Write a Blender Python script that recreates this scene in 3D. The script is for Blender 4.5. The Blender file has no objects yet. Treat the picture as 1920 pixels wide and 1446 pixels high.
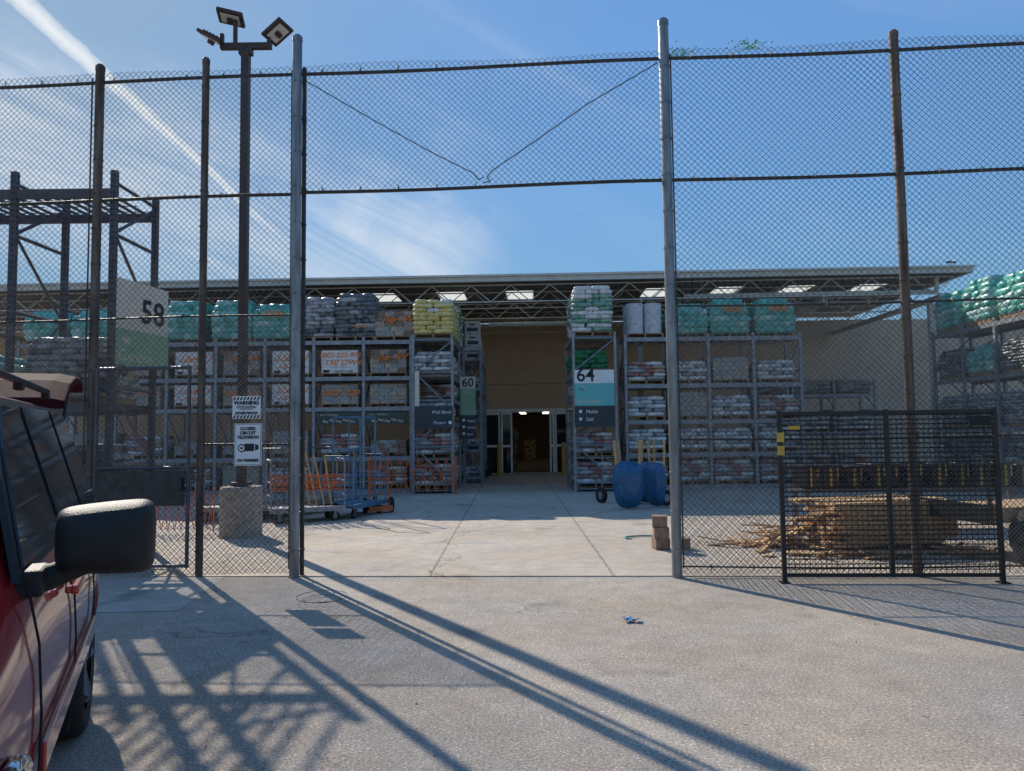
import bpy, math, random
from mathutils import Vector, Matrix
random.seed(7)
R=math.radians
scene=bpy.context.scene
coll=scene.collection
scene.view_settings.view_transform='Standard'
scene.view_settings.look='None'
scene.view_settings.exposure=0

# ------------------------------------------------------------ materials
def nt(m):
    m.use_nodes=True
    t=m.node_tree
    for n in list(t.nodes): t.nodes.remove(n)
    return t
def mat(name,col,rough=.6,metal=0,var=.18,scale=6,bump=.0,bscale=60,col2=None,coat=0,alpha=1,streak=False,spec=.5):
    m=bpy.data.materials.new(name); t=nt(m); N=t.nodes; L=t.links
    o=N.new('ShaderNodeOutputMaterial'); b=N.new('ShaderNodeBsdfPrincipled')
    L.new(b.outputs[0],o.inputs[0])
    tc=N.new('ShaderNodeTexCoord'); mp=N.new('ShaderNodeMapping')
    L.new(tc.outputs['Object'],mp.inputs[0])
    if streak: mp.inputs['Scale'].default_value=(1,1,.12)
    n=N.new('ShaderNodeTexNoise'); n.inputs['Scale'].default_value=scale; n.inputs['Detail'].default_value=6
    n.inputs['Roughness'].default_value=.65
    L.new(mp.outputs[0],n.inputs['Vector'])
    r=N.new('ShaderNodeValToRGB'); L.new(n.outputs[0],r.inputs[0])
    r.color_ramp.elements[0].position=.36; r.color_ramp.elements[1].position=.64
    a=[max(0,c*(1-var)) for c in col]; c2=col2 if col2 else [min(1,c*(1+var)) for c in col]
    r.color_ramp.elements[0].color=(*a,1); r.color_ramp.elements[1].color=(*c2,1)
    L.new(r.outputs[0],b.inputs['Base Color'])
    b.inputs['Roughness'].default_value=rough; b.inputs['Metallic'].default_value=metal
    b.inputs['Specular IOR Level'].default_value=spec
    b.inputs['Coat Weight'].default_value=coat; b.inputs['Coat Roughness'].default_value=.06
    b.inputs['Alpha'].default_value=alpha
    if bump:
        n2=N.new('ShaderNodeTexNoise'); n2.inputs['Scale'].default_value=bscale; n2.inputs['Detail'].default_value=4
        L.new(tc.outputs['Object'],n2.inputs['Vector'])
        bp=N.new('ShaderNodeBump'); bp.inputs['Strength'].default_value=bump; bp.inputs['Distance'].default_value=.02
        L.new(n2.outputs[0],bp.inputs['Height']); L.new(bp.outputs[0],b.inputs['Normal'])
    return m
def emis(name,col,s):
    m=bpy.data.materials.new(name); t=nt(m)
    o=t.nodes.new('ShaderNodeOutputMaterial'); e=t.nodes.new('ShaderNodeEmission')
    e.inputs[0].default_value=(*col,1); e.inputs[1].default_value=s
    t.links.new(e.outputs[0],o.inputs[0]); return m
def ground_mat(name,base,joints_x=(),joints_y=(),speck=.5,crack=.5,stain=.3):
    m=bpy.data.materials.new(name); t=nt(m); N=t.nodes; L=t.links
    o=N.new('ShaderNodeOutputMaterial'); b=N.new('ShaderNodeBsdfPrincipled'); L.new(b.outputs[0],o.inputs[0])
    tc=N.new('ShaderNodeTexCoord'); P=tc.outputs['Object']
    def noise(s,d=5,rg=.6,vec=P):
        n=N.new('ShaderNodeTexNoise'); n.inputs['Scale'].default_value=s; n.inputs['Detail'].default_value=d
        n.inputs['Roughness'].default_value=rg; L.new(vec,n.inputs['Vector']); return n
    def mr(x,a,c,lo,hi):
        q=N.new('ShaderNodeMapRange'); L.new(x,q.inputs[0])
        q.inputs[1].default_value=a;q.inputs[2].default_value=c;q.inputs[3].default_value=lo;q.inputs[4].default_value=hi
        return q.outputs[0]
    def mth(op,x,y):
        q=N.new('ShaderNodeMath'); q.operation=op
        for i,k in enumerate((x,y)):
            if hasattr(k,'links'): L.new(k,q.inputs[i])
            else: q.inputs[i].default_value=k
        return q.outputs[0]
    big=mr(noise(.35,6,.6).outputs[0],.3,.7,1-stain,1+stain*.5)
    mid=mr(noise(3.5,8,.7).outputs[0],.3,.7,.82,1.13)
    fine=mr(noise(60,4,.85).outputs[0],.32,.68,1-speck*.85,1+speck*.6)
    agg=N.new('ShaderNodeTexVoronoi'); agg.inputs['Scale'].default_value=44; L.new(P,agg.inputs['Vector'])
    aggc=mr(agg.outputs['Distance'],.08,.34,1+speck*.5,1-speck*.22)
    f=mth('MULTIPLY',mth('MULTIPLY',big,mid),mth('MULTIPLY',fine,aggc))
    spots=mr(noise(1.1,3,.5).outputs[0],.62,.74,1,.62)
    f=mth('MULTIPLY',f,spots)
    dots=mr(noise(9,2,.5).outputs[0],.72,.76,1,.6)
    f=mth('MULTIPLY',f,dots)
    nv=noise(1.2,5,.6)
    va=N.new('ShaderNodeVectorMath'); va.operation='MULTIPLY_ADD'
    L.new(nv.outputs['Color'],va.inputs[0]); va.inputs[1].default_value=(1.3,1.3,0); L.new(P,va.inputs[2])
    vo=N.new('ShaderNodeTexVoronoi'); vo.feature='DISTANCE_TO_EDGE'; vo.inputs['Scale'].default_value=.23
    L.new(va.outputs[0],vo.inputs['Vector'])
    cr=mr(vo.outputs['Distance'],.0006,.0024,1-crack,1)
    f=mth('MULTIPLY',f,cr)
    sx=N.new('ShaderNodeSeparateXYZ'); L.new(P,sx.inputs[0])
    wob=mr(noise(6,3,.6).outputs[0],.3,.7,-.012,.012)
    for a,ax in [(a,0) for a in joints_x]+[(a,1) for a in joints_y]:
        d=mth('ABSOLUTE',mth('ADD',mth('SUBTRACT',sx.outputs[ax],a),wob),0)
        f=mth('MULTIPLY',f,mr(d,.008,.02,.55,1))
    mc=N.new('ShaderNodeMixRGB'); mc.blend_type='MULTIPLY'; mc.inputs[0].default_value=1
    hue=N.new('ShaderNodeMixRGB'); L.new(mr(noise(.8,4).outputs[0],.35,.65,0,1),hue.inputs[0])
    hue.inputs[1].default_value=(*base,1); hue.inputs[2].default_value=(base[0]*1.07,base[1]*1.0,base[2]*.90,1)
    L.new(hue.outputs[0],mc.inputs[1]); L.new(f,mc.inputs[2])
    L.new(mc.outputs[0],b.inputs['Base Color']); b.inputs['Roughness'].default_value=.88
    b.inputs['Specular IOR Level'].default_value=.3
    bp=N.new('ShaderNodeBump'); bp.inputs['Strength'].default_value=.5; bp.inputs['Distance'].default_value=.006
    hh=mth('ADD',noise(45,6,.8).outputs[0],mth('MULTIPLY',cr,.6)); L.new(hh,bp.inputs['Height']); L.new(bp.outputs[0],b.inputs['Normal'])
    return m

M={}
M['galv']=mat('galvanised steel',(.24,.245,.25),.42,.7,.35,14,.1,streak=True)
M['wire']=mat('weathered wire',(.10,.095,.09),.55,.4,.3,10)
M['wirefine']=mat('fine galvanised wire',(.26,.225,.185),.6,.15,.3,10)
M['darkpost']=mat('dark painted post',(.045,.045,.045),.5,.4,.3,10)
M['rust']=mat('rusty galvanised post',(.10,.065,.045),.65,.3,.4,9,.2,col2=(.20,.155,.12),streak=True)
M['rail']=mat('rail steel',(.06,.055,.05),.55,.4,.3,8)
M['bronze']=mat('bronze lamp paint',(.065,.038,.03),.5,.2,.2,6)
M['lens']=mat('lamp lens',(.6,.6,.58),.25,0,.05,6)
M['conc']=mat('cast concrete',(.38,.33,.27),.9,0,.3,12,.6,50)
M['rack']=mat('grey rack steel',(.27,.28,.30),.5,.3,.25,9)
M['rackd']=mat('dark rack steel',(.10,.09,.10),.5,.3,.25,9)
M['hole']=mat('slot black',(.012,.012,.012),.9)
M['wood']=mat('pallet wood',(.32,.21,.12),.85,0,.35,14,.3)
M['lumber']=mat('fresh lumber',(.66,.43,.22),.8,0,.25,12,.2)
M['lumber2']=mat('aged lumber',(.54,.35,.19),.85,0,.3,12,.2)
M['teal']=mat('mint plastic bag',(.08,.46,.36),.3,0,.4,5,.6,16,col2=(.18,.58,.48))
M['teal2']=mat('pale mint plastic bag',(.18,.52,.44),.28,0,.4,6,.6,16,col2=(.50,.72,.65))
M['blk']=mat('black plastic bag',(.06,.065,.07),.28,0,.4,7,.5,22,col2=(.22,.23,.23))
M['gry']=mat('grey plastic bag',(.25,.255,.25),.35,0,.35,7,.5,22,col2=(.52,.51,.50))
M['yel']=mat('yellow bag',(.80,.58,.10),.4,0,.3,11,.4,22,col2=(.82,.72,.36))
M['wht']=mat('white bag',(.66,.65,.62),.4,0,.3,11,.4,22)
M['grn']=mat('green printed bag',(.06,.28,.16),.4,0,.4,11,.4,22,col2=(.33,.5,.40))
M['red']=mat('red printed bag',(.40,.07,.06),.4,0,.4,11,.4,22,col2=(.55,.38,.32))
M['brk1']=mat('tan paver block',(.44,.35,.27),.9,0,.3,14,.4)
M['brk2']=mat('grey paver block',(.33,.32,.30),.9,0,.3,14,.4)
M['brk3']=mat('brown paver block',(.27,.18,.13),.9,0,.3,14,.4)
M['panel']=mat('white carton',(.76,.72,.68),.6,0,.15,8)
M['opaint']=mat('orange spray paint',(.88,.22,.03),.6,0,.15,8)
M['orange']=mat('orange steel',(.58,.14,.04),.5,0,.25,8)
M['black']=mat('black paint',(.012,.012,.013),.4,.1,.2,8)
M['blackpl']=mat('black plastic',(.016,.017,.018),.55,0,.15,30,.25,200,spec=.3)
M['white']=mat('white sign face',(.80,.80,.78),.5,0,.05,4)
M['cream']=mat('cream sign face',(.68,.60,.48),.5,0,.08,4)
M['signteal']=mat('teal sign face',(.14,.50,.48),.5,0,.06,4)
M['signgreen']=mat('pale green sign face',(.27,.42,.24),.5,0,.08,4)
M['signdark']=mat('dark sign face',(.035,.045,.055),.5,0,.1,4)
M['dgreen']=mat('dark green banner',(.06,.075,.06),.6,0,.15,4)
M['ink']=mat('black ink',(.015,.015,.015),.6,0,.05)
M['wall']=mat('tan wall paint',(.58,.39,.26),.85,0,.06,1.2,.15,60)
M['wall2']=mat('pale wall paint',(.58,.46,.34),.85,0,.08,1.2,.15,60)
M['fascia']=mat('light metal fascia',(.55,.54,.50),.5,.1,.12,3)
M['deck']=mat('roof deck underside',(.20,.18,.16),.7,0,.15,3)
M['joist']=mat('white joist paint',(.58,.55,.49),.6,0,.15,4)
M['doorw']=mat('white door frame',(.82,.79,.72),.4,0,.1,4)
M['glass']=mat('dark glass',(.02,.025,.03),.05,0,.1,3)
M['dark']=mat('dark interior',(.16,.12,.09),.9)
M['shelfy']=mat('store shelf goods',(.35,.20,.12),.8,0,.6,5,col2=(.55,.45,.34))
M['byel']=mat('yellow bollard paint',(.55,.34,.04),.5,0,.15,8)
M['blue']=mat('blue enamel',(.02,.11,.24),.38,0,.25,8)
M['bluec']=mat('blue cart paint',(.07,.17,.27),.45,.1,.3,8)
M['rub']=mat('tyre rubber',(.018,.018,.018),.85,0,.3,20,.3)
M['ash']=mat('ash wood handle',(.55,.34,.14),.6,0,.2,12)
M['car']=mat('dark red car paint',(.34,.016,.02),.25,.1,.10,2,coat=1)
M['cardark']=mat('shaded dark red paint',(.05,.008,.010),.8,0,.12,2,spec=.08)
M['chrome']=mat('chrome',(.7,.7,.7),.12,1,.05)
M['alloy']=mat('alloy rim',(.18,.18,.19),.45,.7,.1)
M['net']=mat('green net cloth',(.02,.18,.07),.7,0,.3,14)
M['lit']=mat('blue plastic scrap',(.02,.22,.60),.4)
M['hose']=mat('teal hose',(.03,.25,.24),.4)
M['wireg']=mat('dark green wire',(.03,.06,.045),.5)
M['foli']=mat('garden foliage',(.05,.09,.03),.7,0,.5,12)
M['appl']=mat('appliance carton',(.55,.55,.56),.6,0,.2,8)
M['vine']=mat('vine leaf',(.10,.38,.10),.6,0,.4,20)
m=bpy.data.materials.new('skylight acrylic'); t=nt(m)
o=t.nodes.new('ShaderNodeOutputMaterial'); tr=t.nodes.new('ShaderNodeBsdfTranslucent'); tr.inputs[0].default_value=(.85,.83,.75,1)
t.links.new(tr.outputs[0],o.inputs[0]); M['sky']=m

# ------------------------------------------------------------ mesh builder
class B:
    def __init__(s): s.v=[];s.f=[];s.m=[]
    def add(s,vs,fs,mi=0):
        k=len(s.v); s.v+=[tuple(p) for p in vs]
        for f in fs: s.f.append(tuple(i+k for i in f)); s.m.append(mi)
    def box(s,x0,x1,y0,y1,z0,z1,mi=0):
        s.add([(x0,y0,z0),(x1,y0,z0),(x1,y1,z0),(x0,y1,z0),(x0,y0,z1),(x1,y0,z1),(x1,y1,z1),(x0,y1,z1)],
          [(0,3,2,1),(4,5,6,7),(0,1,5,4),(1,2,6,5),(2,3,7,6),(3,0,4,7)],mi)
    def cbox(s,c,d,mi=0,rot=None):
        vs=[];
        for z in(-1,1):
            for x,y in((-1,-1),(1,-1),(1,1),(-1,1)):
                p=Vector((x*d[0]/2,y*d[1]/2,z*d[2]/2))
                if rot is not None: p=rot@p
                vs.append(p+Vector(c))
        s.add(vs,[(0,3,2,1),(4,5,6,7),(0,1,5,4),(1,2,6,5),(2,3,7,6),(3,0,4,7)],mi)
    def tube(s,p,q,r,n=8,mi=0,r2=None):
        p=Vector(p);q=Vector(q);d=(q-p)
        if d.length<1e-6:return
        d.normalize(); a=Vector((0,0,1)) if abs(d.z)<.9 else Vector((1,0,0))
        x=d.cross(a).normalized(); y=d.cross(x)
        if r2 is None:r2=r
        vs=[];
        for c,rr in((p,r),(q,r2)):
            for i in range(n):
                an=2*math.pi*i/n; vs.append(c+x*rr*math.cos(an)+y*rr*math.sin(an))
        fs=[(i,(i+1)%n,n+(i+1)%n,n+i) for i in range(n)]
        fs+=[tuple(range(n))[::-1],tuple(range(n,2*n))]
        s.add(vs,fs,mi)
    def bar(s,p,q,w,mi=0): s.tube(p,q,w*.7071,4,mi)
    def path(s,pts,r,n=8,mi=0):
        for a,b in zip(pts[:-1],pts[1:]): s.tube(a,b,r,n,mi)
    def lathe(s,prof,c=(0,0,0),axis='z',n=24,mi=0):
        vs=[];c=Vector(c)
        for r,h in prof:
            for i in range(n):
                a=2*math.pi*i/n; x,y=r*math.cos(a),r*math.sin(a)
                p={'z':(x,y,h),'x':(h,x,y),'y':(x,h,y)}[axis]; vs.append(c+Vector(p))
        fs=[]
        for j in range(len(prof)-1):
            for i in range(n): fs.append((j*n+i,j*n+(i+1)%n,(j+1)*n+(i+1)%n,(j+1)*n+i))
        s.add(vs,fs,mi)
    def bag(s,c,l,w,h,mi=0,rz=0,nu=10,nv=5):
        vs=[];ca,sa=math.cos(rz),math.sin(rz)
        def pw(a,e): return math.copysign(abs(a)**e,a)
        for j in range(nv+1):
            v=-math.pi/2+math.pi*j/nv
            for i in range(nu):
                u=2*math.pi*(i+.5)/nu
                x=l/2*pw(math.cos(u),.4)*pw(math.cos(v),.35)*(1+random.uniform(-.03,.03))
                y=w/2*pw(math.sin(u),.4)*pw(math.cos(v),.35)*(1+random.uniform(-.03,.03))
                z=h/2*pw(math.sin(v),.8)*(1+random.uniform(-.08,.05))
                vs.append((c[0]+x*ca-y*sa,c[1]+x*sa+y*ca,c[2]+z))
        fs=[(j*nu+i,j*nu+(i+1)%nu,(j+1)*nu+(i+1)%nu,(j+1)*nu+i) for j in range(nv) for i in range(nu)]
        fs+=[tuple(range(nu))[::-1],tuple(range(nv*nu,(nv+1)*nu))]
        s.add(vs,fs,mi)
    def mesh(s,name,mats,smooth=False):
        me=bpy.data.meshes.new(name); me.from_pydata(s.v,[],s.f)
        for k in mats: me.materials.append(M[k])
        me.polygons.foreach_set('material_index',s.m)
        if smooth: me.polygons.foreach_set('use_smooth',[True]*len(s.f))
        me.update(); return me
    def obj(s,name,mats,parent=None,loc=(0,0,0),rot=(0,0,0),smooth=False,bevel=0):
        me=s.mesh(name,mats if isinstance(mats,(list,tuple)) else [mats],smooth)
        o=bpy.data.objects.new(name,me); coll.objects.link(o); o.location=loc; o.rotation_euler=rot
        if parent: o.parent=parent; kids.setdefault(parent.name,[]).append(o)
        if bevel:
            b=o.modifiers.new('bevel','BEVEL'); b.width=bevel; b.segments=2; b.limit_method='ANGLE'
        return o
kids={}
def thing(name,label,cat,loc=(0,0,0),rz=0,group=None):
    e=bpy.data.objects.new(name,None); e.empty_display_size=.2; coll.objects.link(e)
    e.location=loc; e.rotation_euler=(0,0,rz); e['label']=label; e['category']=cat
    if group:e['group']=group
    return e
def tagg(o,label,cat,group=None):
    o['label']=label;o['category']=cat
    if group:o['group']=group
    return o
def clone(src,loc,rz=0,label=None,sc=None):
    def rec(o,par):
        c=o.copy(); coll.objects.link(c)
        if par is not None: c.parent=par
        for k in kids.get(o.name,[]): kids.setdefault(c.name,[]).append(rec(k,c))
        return c
    n=rec(src,None); n.location=loc; n.rotation_euler=(0,0,rz)
    if sc: n.scale=sc
    if label:n['label']=label
    return n
def text(s,size,loc,parent,m='ink',rot=(math.pi/2,0,0),name='lettering',align='LEFT',ext=.0015,bold=0,shear=0,sx=1):
    cu=bpy.data.curves.new('t','FONT'); cu.body=s; cu.size=size; cu.align_x=align; cu.extrude=ext; cu.offset=bold; cu.shear=shear
    cu.resolution_u=3
    to=bpy.data.objects.new('t',cu); coll.objects.link(to)
    bpy.context.view_layer.update()
    me=bpy.data.meshes.new_from_object(to.evaluated_get(bpy.context.evaluated_depsgraph_get()))
    bpy.data.objects.remove(to); bpy.data.curves.remove(cu)
    me.materials.clear(); me.materials.append(M[m])
    o=bpy.data.objects.new(name,me); coll.objects.link(o); o.location=loc; o.rotation_euler=rot; o.scale=(sx,1,1)
    o.parent=parent; kids.setdefault(parent.name,[]).append(o); return o

# ------------------------------------------------------------ camera
cam=bpy.data.cameras.new('camera'); co=bpy.data.objects.new('camera',cam); coll.objects.link(co)
cam.sensor_width=36; cam.lens=26.25; cam.clip_end=3000; cam.clip_start=.05
co.matrix_world=Matrix.Translation((0,0,1.6))@Matrix.Rotation(R(93.64),4,'X')@Matrix.Rotation(R(-.7),4,'Z')
scene.camera=co

# ------------------------------------------------------------ sun + world
EL=R(33.5); AZ=R(33.8)
sd=Vector((-math.sin(AZ)*math.cos(EL),math.cos(AZ)*math.cos(EL),math.sin(EL)))
sl=bpy.data.lights.new('sun','SUN'); sl.energy=5; sl.angle=R(.5); sl.color=(1,.92,.81)
so=bpy.data.objects.new('sun',sl); coll.objects.link(so); so.rotation_euler=sd.to_track_quat('Z','Y').to_euler(); so.location=(-20,30,25)
w=bpy.data.worlds.new('World'); scene.world=w; w.use_nodes=True; t=w.node_tree; N=t.nodes; L=t.links
for n in list(N):N.remove(n)
wo=N.new('ShaderNodeOutputWorld'); bg=N.new('ShaderNodeBackground'); bg.inputs[1].default_value=.15; L.new(bg.outputs[0],wo.inputs[0])
sk=N.new('ShaderNodeTexSky'); sk.sky_type='NISHITA'; sk.sun_disc=False; sk.sun_elevation=EL; sk.sun_rotation=-AZ; sk.air_density=1; sk.dust_density=.3; sk.ozone_density=1.5
tc=N.new('ShaderNodeTexCoord')
nv=N.new('ShaderNodeVectorMath'); nv.operation='NORMALIZE'; L.new(tc.outputs['Generated'],nv.inputs[0]); DIR=nv.outputs[0]
def mth(op,x,y=0,cl=False):
    q=N.new('ShaderNodeMath'); q.operation=op; q.use_clamp=cl
    for i,k in enumerate((x,y)):
        if hasattr(k,'links'): L.new(k,q.inputs[i])
        else: q.inputs[i].default_value=k
    return q.outputs[0]
def mr(x,a,c,lo,hi,sm=True):
    q=N.new('ShaderNodeMapRange'); L.new(x,q.inputs[0])
    if sm:q.interpolation_type='SMOOTHSTEP'
    q.inputs[1].default_value=a;q.inputs[2].default_value=c;q.inputs[3].default_value=lo;q.inputs[4].default_value=hi
    return q.outputs[0]
def dot(vec,v=None):
    q=N.new('ShaderNodeVectorMath'); q.operation='DOT_PRODUCT'; L.new(v if v else DIR,q.inputs[0]); q.inputs[1].default_value=vec; return q.outputs['Value']
def noise(vec,s,d=6,rg=.6,dist=0):
    n=N.new('ShaderNodeTexNoise'); n.inputs['Scale'].default_value=s; n.inputs['Detail'].default_value=d; n.inputs['Roughness'].default_value=rg; n.inputs['Distortion'].default_value=dist
    L.new(vec,n.inputs['Vector']); return n.outputs[0]
d1=Vector((-.643,.965,.579)).normalized(); d2=Vector((-.379,.981,.333)).normalized()
n1=d1.cross(d2).normalized(); e1=(d2-d1*d1.dot(d2)).normalized()
cross=mth('ADD',dot(n1),mr(noise(DIR,14,5,.7),.2,.8,-.004,.004,False))
along=dot(e1); tot=d2.dot(e1)
wid=mr(along,-.1,tot,.013,.006,False)
tr1=mth('SUBTRACT',1,mth('DIVIDE',mth('ABSOLUTE',cross),wid),True)
tr1=mth('MULTIPLY',mth('POWER',tr1,.45),mr(along,tot*.9,tot*1.7,1,0))
tr1=mth('MULTIPLY',tr1,mr(noise(DIR,40,5,.7),.2,.55,.7,1))
a1=Vector((-.75,.976,.42)).normalized(); a2=Vector((-.03,.989,.20)).normalized()
n2=a1.cross(a2).normalized(); ax=(a2-a1*a1.dot(a2)).normalized(); az=ax.cross(n2)
cb=N.new('ShaderNodeCombineXYZ')
L.new(mth('MULTIPLY',dot(ax+n2*.18),1.4),cb.inputs[0]); L.new(mth('MULTIPLY',dot(n2-ax*.18),9),cb.inputs[1]); L.new(mth('MULTIPLY',dot(az),1),cb.inputs[2])
st=noise(cb.outputs[0],2.0,9,.66,.9)
soft=noise(DIR,3.5,6,.6,.4)
band=mr(mth('ABSOLUTE',mth('ADD',dot(n2),mr(soft,.2,.8,-.05,.05,False))),.02,.17,1,0)
reg=mth('MULTIPLY',band,mr(dot(ax),.49,.62,1,0))
ci=mth('MULTIPLY',mth('MULTIPLY',mr(st,.26,.68,.08,1),mr(soft,.3,.58,.5,1)),reg)
ci2=mth('MULTIPLY',mr(noise(cb.outputs[0],1.1,8,.6,.8),.45,.85,0,.16),mr(soft,.4,.7,0,1))
cl=mth('ADD',mth('MAXIMUM',mth('MULTIPLY',ci,.75),tr1),ci2,True)
lum=dot((.3,.5,.2),sk.outputs[0])
den=mth('DIVIDE',1.9,mth('ADD',1,mth('MULTIPLY',lum,.75)))
vs_=N.new('ShaderNodeVectorMath'); vs_.operation='SCALE'; L.new(sk.outputs[0],vs_.inputs[0]); L.new(den,vs_.inputs['Scale'])
tn=N.new('ShaderNodeVectorMath'); tn.operation='MULTIPLY'; L.new(vs_.outputs[0],tn.inputs[0]); tn.inputs[1].default_value=(.98,1.38,1.66)
mx=N.new('ShaderNodeMixRGB'); L.new(cl,mx.inputs[0]); L.new(tn.outputs[0],mx.inputs[1]); mx.inputs[2].default_value=(5.5,5.8,6.1,1)
L.new(mx.outputs[0],bg.inputs[0])

# ------------------------------------------------------------ ground
M['gout']=ground_mat('worn outdoor concrete',(.54,.475,.405),(),(),.85,.35,.24)
M['gin']=ground_mat('yard concrete',(.57,.50,.42),(-3.7,-.95,1.1,4.3),(13.4,18,23),.35,.6,.24)
M['gpatch']=ground_mat('smooth concrete patch',(.52,.48,.43),(),(),.3,.3,.15)
b=B(); b.add([(-400,-300,0),(400,-300,0),(400,900,0),(-400,900,0)],[(0,1,2,3)]); g=b.obj('ground','gout'); g['kind']='structure'
fy=lambda x:8.42-.06*x
b=B(); b.add([(-22,fy(-22)+.02,.012),(22,fy(22)+.02,.012),(22,30,.012),(-22,30,.012),(-22,fy(-22)+.02,0),(22,fy(22)+.02,0)],[(0,1,2,3),(4,5,1,0)]); g=b.obj('yard_pavement','gin'); g['kind']='structure'
b=B(); b.add([(-5.2,6.9,.004),(-3.1,7.0,.004),(-3.3,fy(-3.3),.004),(-5.2,fy(-5.2),.004)],[(0,1,2,3)]); g=b.obj('patch_pavement','gpatch'); g['kind']='structure'

# ------------------------------------------------------------ fence
F=thing('chain_link_fence','tall weathered chain link fence around the garden yard','fence',(0,8.42,0),math.atan(-.06))
def chain(x0,x1,z0,z1,w,r,name,m,yo=0):
    nw=int((x1-x0)/w); nk=int((z1-z0)/w); v=[];f=[]
    for i in range(nw):
        base=len(v)
        for k in range(nk+1):
            odd=(k+i)%2
            x=x0+i*w+(w if odd else 0); z=z0+k*w
            y=yo+.02*math.sin(x*2.1+z*1.3)+.012*math.sin(z*3.7-x)+(.003 if odd else -.003)
            x+=.006*math.sin(z*2.3+x*.7)+random.gauss(0,.0006); z+=.008*math.sin(x*1.9+z*.8)
            v+= [(x-r,y-r*.6,z),(x+r,y-r*.6,z),(x,y+r,z)]
        for k in range(nk):
            a=base+k*3
            for j in range(3): f.append((a+j,a+(j+1)%3,a+3+(j+1)%3,a+3+j))
    me=bpy.data.meshes.new(name); me.from_pydata(v,[],f); me.materials.append(M[m]); me.update()
    o=bpy.data.objects.new(name,me); coll.objects.link(o); o.parent=F; kids.setdefault(F.name,[]).append(o)
    return o
chain(-8.2,-2.52,.03,5.98,.036,.0034,'chain_link_mesh','wire')
chain(-2.42,1.76,4.44,5.98,.036,.0034,'chain_link_mesh','wire')
chain(1.82,7.6,.03,5.98,.036,.0034,'chain_link_mesh','wire')
chain(-8.2,-2.55,.03,3.0,.024,.0032,'fine_wire_mesh','wirefine',.05)
chain(1.86,7.6,.03,3.0,.024,.0032,'fine_wire_mesh','wirefine',.05)
def post(x,h,r,m,y=0,label=None,cap=True):
    b=B(); b.tube((x,y,0),(x,y,h),r,16)
    if cap: b.lathe([(r*1.08,h-.04),(r*1.08,h+.01),(r*.7,h+.035),(0,h+.045)],(x,y,0),n=16)
    z=.3
    while z<h-.3:
        b.lathe([(r+.001,z-.012),(r+.006,z-.01),(r+.006,z+.01),(r+.001,z+.012)],(x,y,0),n=16)
        b.cbox((x+.0,y-r-.012,z),(.012,.03,.02)); z+=.42
    o=b.obj('post',m,F)
    if label:o['label']=label
    return o
post(-7.9,6.1,.05,'galv',.03)
post(-4.93,6.06,.052,'rust',.03)
post(-3.62,6.09,.042,'rust',.03,'rusty brown fence post')
post(-2.49,6.29,.056,'galv',-.02,'shiny galvanised gate post')
post(-2.44,5.95,.026,'darkpost',.09,'dark painted gate post')
post(1.79,6.29,.057,'galv',-.02,'shiny galvanised gate post')
post(4.37,6.06,.05,'rust',.03,'rusty brown fence post')
post(7.3,6.1,.05,'galv',.03)
def rail(x0,x1,z,r=.021,m='rail'):
    b=B(); n=8
    for i in range(n):
        a=x0+(x1-x0)*i/n; c=x0+(x1-x0)*(i+1)/n
        b.tube((a,.045,z+.012*math.sin(a*1.3)),(c,.045,z+.012*math.sin(c*1.3)),r,8)
    x=x0+.3
    while x<x1:
        b.tube((x,.0,z-.03),(x+.01,.0,z+.035),.006,5); b.tube((x+.01,.0,z+.035),(x,.08,z+.02),.004,4); x+=.45
    b.obj('rail',m,F)
for a,c in((-8.2,-2.5),(-2.5,1.79),(1.79,7.6)):
    rail(a,c,5.88); rail(a,c,4.43 if a<-3 else 4.45)
rail(-8.2,-2.5,3.0,.012); rail(1.86,7.6,3.0,.012); rail(1.86,7.6,.1,.01)
rail(-3.62,-2.5,1.5,.012); rail(1.86,7.6,1.5,.012)
b=B(); b.path([(-2.4,0,5.78),(-1.6,0,5.28),(-.9,0,4.86),(-.42,0,4.60),(-.36,0,4.52),(-.30,0,4.545)],.006,6); b.obj('tension_cable','darkpost',F)
b=B(); b.path([(1.72,0,5.82),(.9,0,5.36),(.3,0,4.95),(-.2,0,4.62),(-.26,0,4.55),(-.22,0,4.50),(-.30,0,4.48)],.006,6); b.obj('tension_cable','darkpost',F)
for x in(-2.55,1.86,-4.99,-3.56):
    b=B(); b.box(x-.008,x+.008,-.03,-.02,.1,5.9); b.obj('tension_bar','rail',F)
pg=thing('pedestrian_gate','narrow chain link gate with dark lock panel beside rusty post','gate',(0,8.42,0),math.atan(-.06))
G=B()
for x in(-4.82,-3.72): G.tube((x,-.06,.12),(x,-.06,2.42),.022,8)
for z in(.14,1.25,2.4): G.tube((-4.82,-.06,z),(-3.72,-.06,z),.02,8)
G.obj('frame','rackd',pg)
b=B(); b.box(-4.8,-3.74,-.1,-.085,.82,1.22); b.box(-3.86,-3.76,-.13,-.1,1.0,1.14); b.obj('lock_panel','darkpost',pg,bevel=.004)
for k,(cx,cz) in enumerate(((1.95,5.93),(2.75,5.98))):
    b=B()
    for i in range(110):
        x=cx+random.gauss(0,.1);z=cz+random.gauss(0,.035);y=random.gauss(0,.03); s=random.uniform(.008,.02)
        rot=Matrix.Rotation(random.uniform(0,6),3,(random.random(),random.random(),random.random()+.01))
        vs=[Vector((x,y,z))+rot@Vector(p) for p in((-s,0,0),(0,-s*.5,0),(s,0,0),(0,s*.5,0))]
        b.add(vs,[(0,1,2,3)])
    for i in range(8): b.tube((cx+random.gauss(0,.1),0,cz-.05),(cx+random.gauss(0,.12),0,cz+.04),.002,4)
    o=b.obj('vine','vine',None,(0,8.42,0),(0,0,math.atan(-.06))); tagg(o,'small green vine scrap caught on fence top rail','vine','vine scraps on fence')

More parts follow.
